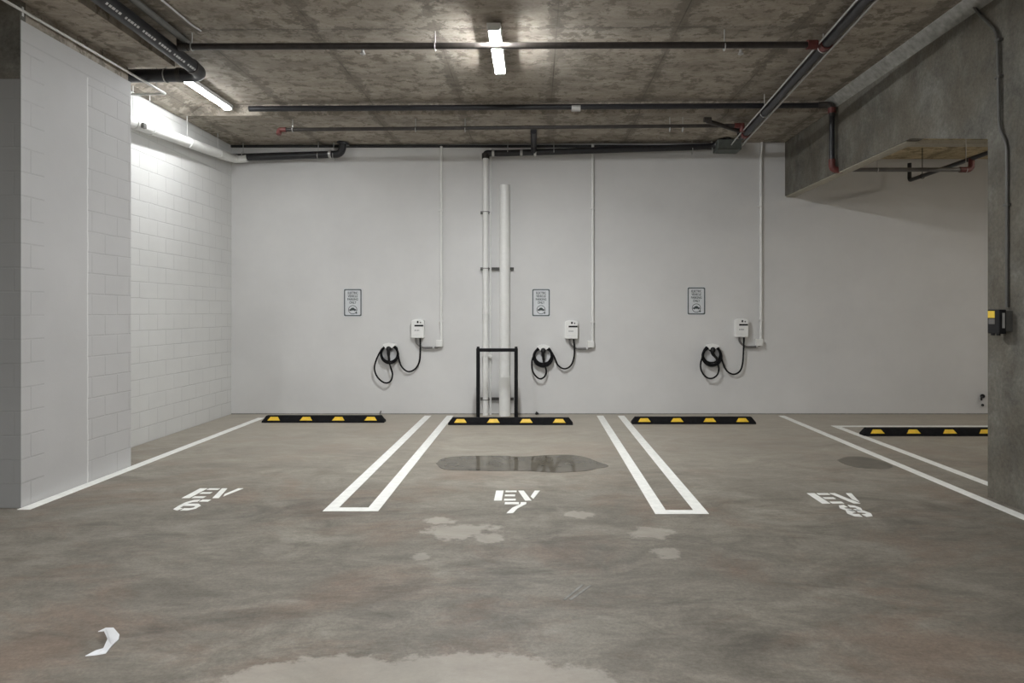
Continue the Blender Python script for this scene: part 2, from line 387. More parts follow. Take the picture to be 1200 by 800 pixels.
def stroke(pts, w):
    """flat ribbon polygon along points"""
    L = []; R = []
    P = [Vector((a, b, 0)) for a, b in pts]
    for i, p in enumerate(P):
        d = (P[min(i+1, len(P)-1)]-P[max(i-1, 0)]).normalized(); n = Vector((-d.y, d.x, 0))
        L.append(p+n*w/2); R.append(p-n*w/2)
    return [(v.x, v.y) for v in L]+[(v.x, v.y) for v in reversed(R)]
r_ = lambda a, b, c, d: [(a, c), (b, c), (b, d), (a, d)]
GL = {
 'E': [r_(0, .36, 0, 1), r_(.46, 1, .84, 1), r_(.46, .95, .43, .59), r_(.46, 1, 0, .17)],
 'V': [[(0, 1), (.25, 1), (.62, 0), (.34, 0)], [(.76, 1), (1, 1), (.70, .16), (.58, .40)]],
 '7': [r_(.02, .66, .80, 1), [(.74, 1), (1, 1), (1, .84), (.62, .42), (.44, 0), (.16, 0), (.38, .48), (.74, .82)]],
 '6': [stroke([(.58, .90), (.98, .90)], .18), stroke([(.50, .90), (.26, .86), (.12, .70), (.10, .42), (.12, .16), (.34, .085)], .21),
       stroke([(.44, .085), (.74, .09), (.90, .2), (.90, .38), (.72, .50), (.2, .50)], .19)],
 '8': [stroke([(.43, .91), (.20, .87), (.13, .74), (.20, .60), (.43, .53)], .2), stroke([(.57, .91), (.80, .87), (.87, .74), (.80, .60), (.57, .53)], .2),
       stroke([(.43, .47), (.16, .40), (.10, .26), (.17, .12), (.43, .08)], .22), stroke([(.57, .47), (.84, .40), (.90, .26), (.83, .12), (.57, .08)], .22)],
}
def glyph(ch, x, y, w, h, parent):
    mb = MB()
    for poly in GL[ch]: mb.prism([(x+u*w, y+v*h) for u, v in poly], 'xy', 0.0, Z)
    mb.build('letter' if ch.isalpha() else 'numeral', M['line'], parent)
def bay(x, yt, num, nx, lab):
    t = thing('bay_stencil', (x+.19, yt-.35, 0), lab, 'floor marking')
    glyph('E', x, yt-.33, .19, .33, t); glyph('V', x+.205, yt-.33, .20, .33, t)
    glyph(num, nx, yt-.70, .19, .32, t)
bay(-3.14, 6.32, '6', -3.04, 'white stencilled EV 6 on the floor of the leftmost bay')
bay(-0.36, 6.24, '7', -.265, 'white stencilled EV 7 on the floor of the middle bay below the puddle')
bay(2.48, 6.15, '8', 2.565, 'white stencilled EV 8 on the floor of the right bay')

# puddles
def blob(pts, z, name, mat, lab, cat):
    q = spline([Vector(p) for p in pts+pts[:1]], 6)[:-1]
    mb = MB().prism([(v.x, v.y) for v in q], 'xy', 0, z)
    return tag(mb.build(name, mat), lab, cat)
blob([fl(*p) for p in [(511,543),(520,537),(545,534.5),(590,534),(602,535),(620,534.8),(640,533.4),(665,533),(685,535.5),(700,541),(713,546),(700,549),(685,552),(650,553.5),(620,552),(600,551.5),(570,551.5),(535,551),(518,549)]],
     0.0035, 'puddle', M['puddle'], 'long shallow puddle of water on the floor above the EV 7 stencil', 'puddle')
blob([fl(*p) for p in [(981,539),(992,535.5),(1008,535),(1022,537),(1035,541),(1046,546),(1040,549),(1022,549),(1002,547),(988,543)]],
     0.0025, 'damp_patch', M['damp'], 'small damp brown patch on the floor beside the right bay line', 'puddle')

# wheel stops
def wheel_stop(x0, yf, lab, L=1.83):
    t = thing('wheel_stop', (x0+L/2, yf+.075, 0), lab, 'wheel stop', 'rubber wheel stops at the head of the bays')
    prof = [(0, 0), (.15, 0), (.135, .075), (.115, .1), (.04, .1), (.015, .05)]
    body = MB(); ends = [(0, 0), (.06, 1)]
    v = []
    xs = [(0, 0.0), (.055, 1.0), (L-.055, 1.0), (L, 0.0)]
    for (dx, k) in xs:
        for (a, h) in prof:
            z = h if k else min(h, .03)
            v.append((x0+dx, yf+a, z))
    n = len(prof); f = [(i*n+k, i*n+(k+1) % n, (i+1)*n+(k+1) % n, (i+1)*n+k) for i in range(3) for k in range(n)]
    f += [tuple(range(n)), tuple(range(4*n-1, 3*n-1, -1))]
    body.add(v, f); body.build('body', M['rubber'], t)
    for i in range(4):
        cx = x0+.19+i*(L-.38)/3+(-.01)
        pts = []
        # trapezoid following the slanted front face (from y=.015,z=.05 to y=.04,z=.1)
        def q(u, h): 
            k = (h-.05)/.05 if h > .05 else 0
            y = .015+.025*k if h > .05 else .015*(h/.05)
            return (cx+u, yf+y-.003, h)
        mb = MB(); mb.add([q(-.095, .034), q(.095, .034), q(.082, .05), q(-.082, .05), q(.055, .086), q(-.055, .086)], [(0, 1, 2, 3), (3, 2, 4, 5)])
        mb.build('reflector', M['yellow'], t)
    return t
ws = wheel_stop(at(307, 495, 10.1).x, 10.08, 'black rubber wheel stop with yellow marks in the leftmost bay EV 6')
def ws_copy(px, py, lab):
    y = F*H/(py-PY); x = (px-PX)/F*y
    copy_tree(ws, (x+.915, y+.075, 0), lab)
ws_copy(525, 498, 'black rubber wheel stop with yellow marks in front of the black pipe guard frame')
ws_copy(741, 497, 'black rubber wheel stop with yellow marks in bay EV 8 below the rightmost charger')
ws_copy(1013, 511, 'black rubber wheel stop with yellow marks partly hidden behind the concrete column')

# paper scrap, wall-foot bits
q = [fl(*p) for p in [(100,769),(112,764),(121,762),(126,755),(122,747),(115,744),(124,742),(133,739.5),(140,744),(139,750),(131,757),(124,766),(112,768)]]
pm = MB(); n = len(q); zz = [.004,.01,.012,.03,.035,.02,.03,.02,.004,.006,.004,.004,.004]
pm.add([(v.x, v.y, z) for v, z in zip(q, zz)]+[(v.x, v.y, z-.003) for v, z in zip(q, zz)], [tuple(range(n)), tuple(range(2*n-1, n-1, -1))]+[(i, i+n, (i+1) % n+n, (i+1) % n) for i in range(n)])
tag(pm.build('paper_scrap', M['paper']), 'torn curled white paper scrap lying on the floor at the bottom left', 'litter')
def marks(pts, w, lab):
    mb = MB()
    for a, b in pts: mb.prism([(v[0], v[1]) for v in stroke([fl(*a)[:2], fl(*b)[:2]], w)], 'xy', 0, .002)
    tag(mb.build('chalk_scrape', M['rawlight']), lab, 'floor mark')
marks([((661,703),(683,685)), ((668,703),(692,686))], .016, 'pair of short pale scrape marks on the floor below the middle bay')
tag(MB().tube([W(628,485.5,.05), W(629,483.5,.05), W(631,484.8,.06)], [.02,.025,.014], 8).build('cap', M['black']), 'small black lump at the foot of the wall right of the pipe guard frame', 'debris')
tag(MB().tube([W(445,485.5,.06), W(446,482.5,.05), W(446.5,481,.05)], [.012,.012,.006], 8).build('anchor_pin', M['greypipe']), 'tiny metal pin at the foot of the wall behind the leftmost wheel stop', 'debris')

# ------------------------------------------------------------------ signs
def text_mesh(s, size, x, z, y, mb, sx=1.0):
    cu = bpy.data.curves.new('txt', 'FONT'); cu.body = s; cu.size = size; cu.align_x = 'CENTER'; cu.offset = 0.0012; cu.resolution_u = 3
    ob = bpy.data.objects.new('txt', cu); COL.objects.link(ob)
    dg = bpy.context.evaluated_depsgraph_get(); me = bpy.data.meshes.new_from_object(ob.evaluated_get(dg))
    mb.add([(x+v.co.x*sx, y, z+v.co.y) for v in me.vertices], [tuple(p.vertices) for p in me.polygons])
    bpy.data.objects.remove(ob); bpy.data.curves.remove(cu); bpy.data.meshes.remove(me)
def rr(w, h, r, n=5):
    out = []
    for cx, cz, a0 in ((w-r, h-r, 0), (-w+r, h-r, 90), (-w+r, -h+r, 180), (w-r, -h+r, 270)):
        for k in range(n+1):
            a = math.radians(a0+90*k/n); out.append((cx+r*math.cos(a), cz+r*math.sin(a)))
    return out
def make_sign(px, py, lab):
    c = W(px, py, 0); x, z = c.x, c.z
    t = thing('parking_sign', (x, YW, z-.23), lab, 'sign', 'electric vehicle parking signs on the back wall')
    MB().prism([(x+u, z+w) for u, w in rr(.152, .229, .02)], 'xz', YW-.004, YW).build('plate', M['signwhite'], t)
    o = rr(.143, .220, .022); i = rr(.124, .201, .018); n = len(o)
    mb = MB(); mb.add([(x+a, YW-.0055, z+b) for a, b in o]+[(x+a, YW-.0055, z+b) for a, b in i], [(k, (k+1) % n, (k+1) % n+n, k+n) for k in range(n)])
    mb.build('border', M['signborder'], t)
    mb = MB()
    for s, dz, sx in (('ELECTRIC', .140, .72), ('VEHICLE', .088, .80), ('PARKING', .036, .80), ('ONLY', -.016, .80)):
        text_mesh(s, .052, x, z+dz, YW-.006, mb, sx)
    mb.build('lettering', M['signink'], t)
    mb = MB(); cz = z-.115; n = 32
    ring = [(math.cos(2*math.pi*k/n), math.sin(2*math.pi*k/n)) for k in range(n)]
    mb.add([(x+.072*a, YW-.006, cz+.072*b) for a, b in ring]+[(x+.063*a, YW-.006, cz+.063*b) for a, b in ring], [(k, (k+1) % n, (k+1) % n+n, k+n) for k in range(n)])
    car = [(-.060,-.012),(-.056,.004),(-.036,.012),(-.018,.032),(.014,.034),(.034,.014),(.056,.006),(.060,-.012),(.044,-.012),(.040,-.022),(.028,-.022),(.024,-.012),(-.024,-.012),(-.028,-.022),(-.040,-.022),(-.044,-.012)]
    mb.add([(x+a, YW-.006, cz+b) for a, b in car], [tuple(range(len(car)))])
    plug = [(.046,-.062),(.052,-.048),(.068,-.04),(.074,-.054),(.066,-.066)]
    mb.add([(x+a, YW-.006, cz+b) for a, b in plug], [tuple(range(len(plug)))])
    mb.build('pictogram', M['signink'], t)
make_sign(413.5, 354.5, 'white electric vehicle parking sign at left, nearest the white block wall')
make_sign(634, 354.5, 'white electric vehicle parking sign just right of the tall white pipe')
make_sign(816, 352.5, 'white electric vehicle parking sign at right, left of the rightmost charger')

# ------------------------------------------------------------------ chargers
def charger(box, coil, whip, tail, loop, jb, rx, top, who):
    x0, z1 = W(box[0], box[1]).x, W(0, box[1]).z; w, h = .205, .30; x1 = x0+w; z0 = z1-h; d = .10
    y1 = YW; y0 = YW-d; xc = (x0+x1)/2
    t = thing('ev_charger', (xc, YW, z0), 'white wall charger box with black cable, '+who, 'charger', 'wall chargers on the back wall')
    pr = [(x0, z0+.012), (x0+.012, z0), (x1-.012, z0), (x1, z0+.012), (x1, z1-.03), (x1-.02, z1-.012), (xc+.03, z1), (xc-.03, z1), (x0+.02, z1-.012), (x0, z1-.03)]
    b = MB().prism(pr, 'xz', y0+.012, y1)
    b.prism([(xc+(u-xc)*.95, (z0+z1)/2+(v-(z0+z1)/2)*.96) for u, v in pr], 'xz', y0, y0+.012)
    b.build('housing', M['plastic'], t)
    MB().box(x0+.055, x1-.008, y0-.003, y0, z1-.115, z1-.088).build('display_slot', M['black'], t)
    MB().cyl((xc+.005, y0+.001, z1-.038), (xc+.005, y0-.004, z1-.038), .014).box(xc-.008, xc+.018, y0-.003, y0, z1-.06, z1-.036).build('button', M['black'], t)
    MB().cyl((xc+.05, y0+.001, z1-.05), (xc+.05, y0-.004, z1-.05), .012).build('indicator', M['greypipe'], t)
    g = MB()
    for k in range(4): g.box(xc-.045+k*.02, xc-.031+k*.02, y0-.002, y0, z0+.112+.004*(k % 2), z0+.135-.003*(k % 2))
    g.box(x0+.03, x1-.03, y0-.001, y0, z0+.05, z0+.052); g.build('printed_mark', M['greyplastic'], t)
    # cable: whip -> coil -> hanging loop
    cx, cz, R = W(coil[0], coil[1]).x, W(coil[0], coil[1]).z, coil[2]
    pts = [Vector((p.x, YW-.06, p.z)) for p in (W(*q) for q in whip)]
    turns = coil[3]; n = int(turns*24)
    for k in range(2, n-1):
        a = 2*math.pi*k/24
        rr_ = R*(.90+.05*math.sin(a*.61+1)+.035*k/24); dz = -.009*k/24
        pts.append(Vector((cx+rr_*math.cos(a), YW-.045-.055*k/n, cz+dz+rr_*math.sin(a))))
    pts += [Vector((p.x, YW-.10+.0*i, p.z)) for i, p in enumerate(W(*q) for q in loop)]
    path = spline(pts, 4)
    cab = MB().tube(path, .0135, 10).build('charging_cable', M['rubber'], t)
    e = Vector((W(*loop[-1]).x, YW-.10, W(*loop[-1]).z)); hx, hz = cx, cz+.085
    con = MB().tube(spline([e, e+Vector((.0, 0, .05)), Vector((hx-.004, YW-.13, cz+.01)), Vector((hx, YW-.135, cz+.06)), Vector((hx, YW-.12, hz))], 4),
                    [.015]*3+[.021]*4+[.027]*4+[.036]*4+[.040, .040], 12)
    con.build('connector', M['black'], cab)
    # holster
    hld = thing('cable_holster', (cx, YW, cz-.15), 'round pale cable holster holding the connector, '+who, 'holster', 'cable holsters beside the chargers')
    MB().cyl((cx, YW, cz), (cx, YW-.03, cz), .125, 32).build('back_plate', M['holst'], hld)
    hood = [(math.cos(math.radians(a))*.175, math.sin(math.radians(a))*.165) for a in range(52, 129, 6)]
    inn = [(math.cos(math.radians(a))*.075, math.sin(math.radians(a))*.055+.025) for a in range(128, 51, -13)]
    MB().prism([(cx+a, cz+b+.005) for a, b in hood+inn], 'xz', YW-.13, YW-.02).build('hood', M['plastic'], hld)
    MB().cyl((cx, YW-.02, hz-.01), (cx, YW-.134, hz-.01), .042, 20).build('socket', M['black'], hld)
    # conduit drop
    jx, jz = W(jb[0], jb[1]).x, W(jb[0], jb[1]).z
    ex = W(rx, 0).x; zt = H+(PY-top)/S
    cd = thing('electrical_conduit', (jx, YW, jz-.05), 'white conduit drop with junction box feeding the charger, '+who, 'conduit', 'conduit drops on the back wall')
    MB().tube([(ex, YW-.03, jz+.05), (ex, YW-.03, zt-.3), (W(rx+top_off, 0).x, YW-.03, zt)], .021, 12).build('riser', M['whitepipe'], cd)
    MB().bevbox(jx-.055, jx+.055, YW-.075, YW, jz-.055, jz+.055, .006).build('junction_box', M['whitepipe'], cd)
    for zz in (zt-1.05, jz+.35): MB().box(ex-.04, ex+.03, YW-.054, YW, zz, zz+.02).build('strap', M['whitemetal'], cd)
    fx = MB().tube(fillet([(x0+.07, YW-.05, z0+.01), (x0+.075, YW-.05, z0-.08), (x0+.17, YW-.05, jz-.075), (jx-.07, YW-.05, jz-.07), (jx+.02, YW-.05, jz-.045)], .07), .017, 12)
    for k in range(10):
        xx = x0+.2+k*(jx-.04-x0-.2)/9; fx.torus((xx, YW-.05, jz-.072), .017, .0035, (1, 0, 0), 14, 6)
    fx.build('flexible_conduit', M['greypipe'], cd)
    MB().cyl((x0+.19+.15, YW-.05, jz-.073), (x0+.19+.18, YW-.05, jz-.073), .026).build('fitting', M['galv'], cd)
top_off = 0
charger((483,374), (457.5,413.5,.143,3.5), [(493,396),(493.3,408),(492.5,422),(488,431),(480,435),(473,431),(469,423)], None,
        [(443,420),(440.5,431),(444,441),(452,447.5),(459,446),(461.5,438),(459.5,430),(457.5,424)], (515.5,402), 517.5, 172, 'leftmost of the three')
charger((662,375), (636.5,415.5,.148,4.5), [(672,397),(673,410),(671.5,422),(667,429.5),(660,431.5),(653.5,427),(650,419)], None,
        [(623.5,422),(624,433),(628,440),(633,443),(638,440.5),(640,434),(638,426),(637,424)], (692,403), 694.5, 170, 'right of the tall white pipes')
top_off = 1.5
charger((860,373), (833,414.5,.150,4.5), [(870.5,395),(870,410),(869,425),(866,434),(859,438),(851,434.5),(846,425)], None,
        [(819.5,424),(820,433),(825,440.5),(832,442.5),(838.5,438.5),(840.5,431),(838.5,425),(838,423)], (888.5,401), 891, 167, 'rightmost of the three')

# ------------------------------------------------------------------ white pipes and guard frame
x = W(569.7, 0).x; y = YW-.12
t = thing('drain_riser', (x, y, 0), 'slim white painted drain riser with a black elbow at the top', 'pipe')
MB().cyl((x, y, 0), (x, y, 4.17), .045, 20).build('pipe', M['whitepipe'], t)
MB().cyl((x, y, .95), (x, y, 1.08), .056, 20).tube([(x, y, 1.0), (x+.08, y+.03, .93)], .04, 14).build('cleanout_fitting', M['whitepipe'], t)
MB().cyl((x, y, 1.62), (x, y, 1.70), .052, 20).build('coupling', M['whitepipe'], t)
x2 = W(575, 0).x
tag(MB().cyl((x2, YW-.06, 0), (x2, YW-.06, 4.3), .018, 12).build('thin_conduit', M['whitepipe']), 'thin white conduit running up close beside the slim drain riser', 'conduit')
xb = W(592, 0).x; yb = YW-.16
t = thing('pipe_sleeve', (xb, yb, 0), 'wide white painted pipe with an open top standing against the wall', 'pipe')
mb = MB().cyl((xb, yb, 0), (xb, yb, 3.68), .083, 28); mb.torus((xb, yb, 3.68), .077, .008, (0, 0, 1), 28, 6); mb.build('pipe', M['whitepipe'], t)
MB().cyl((xb, yb, .0), (xb, yb, .62), .090, 28).torus((xb, yb, .62), .088, .006, (0, 0, 1), 28, 6).build('coupling', M['whitepipe'], t)
def strut(z, x0, x1, lab):
    t = thing('strut_bracket', ((x0+x1)/2, YW, z-.02), lab, 'bracket', 'strut brackets behind the white pipes')
    mb = MB().box(x0, x1, YW-.045, YW, z-.022, z-.006).box(x0, x1, YW-.045, YW, z+.014, z+.022).box(x0, x1, YW-.012, YW, z-.022, z+.022)
    for k in range(int((x1-x0)/.035)): mb.box(x0+.01+k*.035, x0+.026+k*.035, YW-.047, YW, z-.01, z+.014)
    mb.build('channel', M['conduit'], t)
    c = MB()
    c.torus((x, y, z), .048, .006, (0, 0, 1), 20, 6)
    for s in (-1, 1): c.cyl((x+s*.06, y+.02, z), (x+s*.06, YW, z), .008, 8)
    c.build('clamp', M['greypipe'], t)
    return t
strut(W(0, 315).z, x-.09, xb+.14, 'upper metal strut bracket joining the slim riser and the wide white pipe')
strut(W(0, 467).z, x-.09, xb+.14, 'lower metal strut bracket seen through the black guard frame')
strut(W(0, 249.5).z, x-.09, x+.09, 'short metal clamp bracket high on the slim white drain riser')
yf = 10.2
xl, xr = at(560.3, 0, yf).x, at(604.8, 0, yf).x; zt = at(0, 409.5, yf).z
t = thing('pipe_guard', ((xl+xr)/2, yf, 0), 'black square-tube guard frame standing in front of the white pipes', 'guard frame')
for xx in (xl, xr):
    MB().bevbox(xx-.027, xx+.027, yf-.027, yf+.027, 0, zt+.02, .004).box(xx-.05, xx+.05, yf-.05, yf+.05, 0, .01).build('post', M['blackpaint'], t)
    MB().cyl((xx, yf, zt+.02), (xx, yf, zt+.045), .022, 14).build('cap', M['black'], t)
MB().bevbox(xl-.02, xr+.02, yf-.025, yf+.025, zt-.032, zt+.019, .004).build('crossbar', M['blackpaint'], t)

# ------------------------------------------------------------------ lights
def ceilz(x, base=4.48): return base+.006*max(0, x+4.9)
def light(x, y, z, lab, L=1.22, mat='tube', group='strip lights on the ceiling', yaw=0):
    t = thing('strip_light', (x, y, z), lab, 'light', group)
    MB().prism([(x-.068, z+.06), (x-.068, z+.022), (x-.06, z+.016), (x+.06, z+.016), (x+.068, z+.022), (x+.068, z+.06)], 'xz', y-L/2, y+L/2).build('housing', M['whitemetal'], t)
    pr = [(x+.052*math.cos(a), z+.021-.028*math.sin(a)) for a in [math.pi*k/8 for k in range(9)]]
    MB().prism(pr, 'xz', y-L/2+.02, y+L/2-.02).build('diffuser', M[mat], t)
    for s in (-1, 1): MB().box(x-.058, x+.058, y+s*(L/2-.01)-.012, y+s*(L/2-.01)+.012, z-.010, z+.06).build('end_cap', M['whitemetal'], t)
    return t
L2 = light(-.40, 7.14, 4.395, 'glowing strip light on the ceiling above the middle bay')
light(-4.18, 8.57, 4.41, 'glowing strip light near the left block wall below the black drain elbow', mat='lefttube')
for (lx, ly) in ((-.41, -.6), (-4.6, -.6), (-.41, -6), (-6, -6)):  # unseen fixtures added as fill light from behind the camera
    light(lx, ly, 4.43 if lx > -3.8 else 4.205, 'unseen strip light added as fill behind the camera', mat='aislefill')
light(7.4, 7.3, 4.06, 'unseen warm strip light added as fill in the bay behind the column', mat='warmfill')  # unseen fixture added to brighten the bay behind the column

# ------------------------------------------------------------------ overhead pipes
def rod(x, y, z0, z1, parent, r=.006, R=None, axis=(1, 0, 0), mat='galv'):
    mb = MB().cyl((x, y, z0), (x, y, z1), r, 8)
    if R: mb.torus((x, y, z0-R), R, .006, axis, 18, 6)
    mb.build('hanger', M[mat], parent)
# upper sprinkler line
y, z = 6.84, 4.345; xa, xb_ = at(213, 53, y).x, 2.86
t = thing('sprinkler_pipe', (xa, y, z), 'long dark sprinkler pipe crossing below the middle strip light', 'pipe')
MB().tube(fillet([(xa-.02, y, 4.47), (xa-.02, y, z), (xb_, y, z+.02)], .05), .033, 14).build('pipe', M['darkpipe'], t)
MB().cyl((xa-.03, y, z), (xa+.06, y, z), .042).build('coupling', M['darkpipe'], t)
MB().cyl((xb_-.10, y, z+.02), (xb_, y, z+.02), .048).build('red_coupling', M['red'], t)
for px in (225, 510, 849): rod(at(px, 50, y).x, y, z+.035, ceilz(at(px, 50, y).x)+.03, t, R=.037)
for px in (425, 868): 
    xx = at(px, 58, y).x
    MB().cyl((xx, y, z-.03), (xx, y, z-.07), .013).cyl((xx, y, z-.07), (xx, y, z-.075), .028).tube([(xx-.014, y, z-.045), (xx-.016, y, z-.06), (xx, y, z-.09), (xx+.016, y, z-.06), (xx+.014, y, z-.045)], .004, 6).build('sprinkler_head', M['galv'], t)
# lower sprinkler line
y = 9.5; z = at(0, 152, y).z; xa = at(328, 0, y).x; xe = at(868, 0, y).x; ze = at(0, 147, y).z
t = thing('sprinkler_pipe', (xa, y, z), 'thin dark sprinkler pipe with a red elbow, running below the ceiling near the back wall', 'pipe')
MB().cyl((xa+.03, y, z), (xe, y, ze), .026, 12).build('pipe', M['darkpipe'], t)
MB().tube(fillet([(xa+.09, y, z), (xa-.01, y, z), (xa-.01, y-.02, z-.07)], .05), .036, 12).build('red_elbow', M['red'], t)
MB().cyl((xe-.09, y, ze), (xe, y, ze), .036, 12).tube([(xe+.02, y, ze+.03), (xe+.02, y, ze-.09)], .035, 12).build('red_coupling', M['red'], t)
xd = at(829, 0, 9.3).x
MB().tube([at(829, 142, 9.3), at(843, 146, 9.4), at(874, 156, 9.75)], .03, 12).cyl(at(829, 142, 9.3)+Vector((-.05, 0, .02)), at(829, 142, 9.3)+Vector((.05, 0, .02)), .035).build('branch', M['darkpipe'], t)
for px in (343, 487, 545, 785, 800): rod(at(px, 0, y).x, y, z+.03, ceilz(at(px, 0, y).x, 4.355)+.03, t, R=.03, r=.005)
# grey pipe along the ceiling step with the drop down the beam
y = 9.1; z = at(0, 127.5, y).z; zc = at(0, 123.5, y).z; xs = at(292, 0, y).x; xe = 3.985
t = thing('sprinkler_main', (xe, y, 3.5), 'black pipe along the ceiling step, dropping down the concrete beam and passing under it', 'pipe')
zl = 3.565; xr_ = 5.86; yp = 9.05
MB().tube([(xs, y, z), (xe-.1, y, zc)], .036, 14).build('pipe', M['blackpipe'], t)
xg = at(675, 0, y).x
MB().cyl((xg-.06, y, z+.01), (xg+.06, y, z+.01), .045).build('pale_coupling', M['galv'], t)
MB().tube(fillet([(xe-.16, y, zc), (xe, yp, zc), (xe, yp, zc-.16)], .07), .044, 14).build('elbow', M['darkpipe'], t)
MB().cyl((xe, yp, zc-.05), (xe, yp, zc-.12), .052).build('red_coupling', M['red'], t)
MB().cyl((xe, yp, zc-.1), (xe, yp, zl+.05), .036, 14).build('drop_pipe', M['blackpipe'], t)
MB().tube(fillet([(xe, yp, zl+.14), (xe, yp, zl), (xe+.14, yp, zl)], .08), .045, 14).build('red_elbow', M['red'], t)
MB().cyl((xe+.1, yp, zl), (xr_-.06, yp, zl), .028, 12).build('cross_pipe', M['greypipe'], t)
zz = 3.715
MB().tube(fillet([(xr_-.16, yp, zl), (xr_, yp, zl), (xr_, yp, zz)], .07), .038, 12).build('red_elbow', M['red'], t)
MB().tube(fillet([(xr_, 4.5, zz), (xr_, 10.55, zz), (xr_, 10.55, zz+.27)], .05), .03, 12).build('branch_pipe', M['blackpipe'], t)
for px in (1028, 1132): rod(at(px, 0, yp).x, yp, zl+.03, 4.15, t, R=.033, r=.005)
rod(xr_, 10.2, zz+.03, 4.15, t, R=.035, axis=(0, 1, 0), r=.006, mat='darkpipe')
# black drain over the left part of the back wall
y = YW-.16; za, zb = at(0, 184.5, y).z, at(0, 180.5, y).z
xa, xb_ = at(275, 0, y).x, at(401.5, 0, y).x
t = thing('drain_pipe', (xa, y, za), 'black drain pipe with an upturned elbow at the top of the back wall, left corner', 'pipe')
MB().tube(fillet([(xa, y, za), (xb_-.02, y, zb), (xb_+.02, y-.03, 4.37)], .16, 10), .058, 18).build('pipe', M['blackpipe'], t)
MB().cyl((xb_+.015, y-.03, 4.335), (xb_+.02, y-.03, 4.36), .10, 20).build('flange', M['blackpipe'], t)
for px in (285, 373, 391):
    xx = at(px, 0, y).x; rod(xx, y, (za+zb)/2+.06, 4.4, t, R=.062)
for px in (276, 387):
    xx = at(px, 0, y).x; MB().cyl((xx-.02, y, (za if px < 300 else zb)), (xx+.02, y, (za if px < 300 else zb)), .066, 18).build('band_clamp', M['galv'], t)
# same drain painted white along the left block wall
t = thing('drain_pipe', (-4.8, 9, 3.9), 'white painted drain pipe sloping along the top of the left block wall', 'pipe')
MB().tube([(-4.8, 7.0, 3.85), (-4.8, 10.55, 4.08)], .07, 20).build('pipe', M['whitepipe'], t)
MB().tube(fillet([(-4.8, 10.5, 4.077), (-4.8, YW-.16, 4.105), (-4.60, YW-.16, 4.12)], .14, 10), .066, 18).build('elbow', M['whitepipe'], t)
for yy in (8.05, 8.4, 9.3, 10.2): rod(-4.8, yy, 3.85+.0648*(yy-7)+.07, 4.36, t, R=.074, axis=(0, 1, 0), mat='whitemetal')
MB().box(-4.735, -4.70, 8.1, 8.16, 3.87, 3.93).build('clip', M['conduit'], t)
# second black drain from the slim riser to the right
y = YW-.12; xa = W(569.7, 0).x; za = 4.17+.06; xb_ = at(838, 0, y).x; zb = at(0, 171.5, y).z
za = at(0, 179.5, y).z
t = thing('drain_pipe', (xa, y, za), 'long black drain pipe atop the back wall, running right from the slim white riser', 'pipe')
MB().tube(fillet([(xa, y, 4.13), (xa, y, za), (xa+.3, y, za), (xb_, y, zb), (xb_+.12, y-.15, 4.44)], .10, 8), .05, 16).build('pipe', M['blackpipe'], t)
MB().cyl((xa, y, 4.12), (xa, y, 4.20), .062).build('elbow_collar', M['darkpipe'], t)
xt = at(625.5, 0, y).x
MB().tube(fillet([(xt, y, za), (xt, y-.12, 4.30), (xt, 9.95, 4.33)], .06), .046, 14).build('branch', M['blackpipe'], t)
MB().cyl((xb_+.12, y-.15, 4.40), (xb_+.125, y-.15, 4.43), .09).build('flange', M['blackpipe'], t)
for px in (595, 649, 811, 834):
    xx = at(px, 0, y).x; rod(xx, y, (za+zb)/2+.04, 4.42, t, R=.054)
for px in (578, 611, 627):
    xx = at(px, 0, y).x; MB().cyl((xx-.02, y, za+.003), (xx+.02, y, za+.003), .056).build('band_clamp', M['galv'], t)
# diagonal main with conduits beside it
A = Vector((2.93, 2.0, 4.425)); B = Vector((2.93, 6.0, 4.42)); C = Vector((3.02, 9.85, 4.20)); D = Vector((3.03, 10.02, 4.42))
t = thing('fire_main', B, 'large black pipe running under the ceiling towards the back wall above EV 8', 'pipe')
MB().tube(fillet([A, B, C, D], .09), .052, 18).build('pipe', M['blackpipe'], t)
for yy in (6.9, 8.8): 
    k = (yy-6)/3.85; p_ = B.lerp(C, k); rod(p_.x, yy, p_.z+.05, 4.5, t, R=.057, axis=(0, 1, 0))
MB().cyl(B.lerp(C, .21), B.lerp(C, .23), .064).build('red_coupling', M['red'], t)
MB().cyl(B.lerp(C, .94), B.lerp(C, .96), .064).build('red_coupling', M['red'], t)
for s, r, lab in ((-.083, .009, 'thin pale conduit hugging the left side of the large black pipe'), (.088, .015, 'pale metal conduit hugging the right side of the large black pipe')):
    o = Vector((s, 0, -.01))
    tag(MB().tube([A+o, B+o, C+o, C+o+Vector((.02, .3, -.015))], r, 10).build('metal_conduit', M['galv']), lab, 'conduit')
a = at(840, 164, YW-.25); b_ = at(868, 176, YW-.25)
tag(MB().bevbox(a.x, b_.x, YW-.3, YW-.004, b_.z, a.z, .008).build('sheet_metal_sleeve', M['sleeve']), 'small grey green sheet metal box high on the back wall beside the black drain', 'duct')

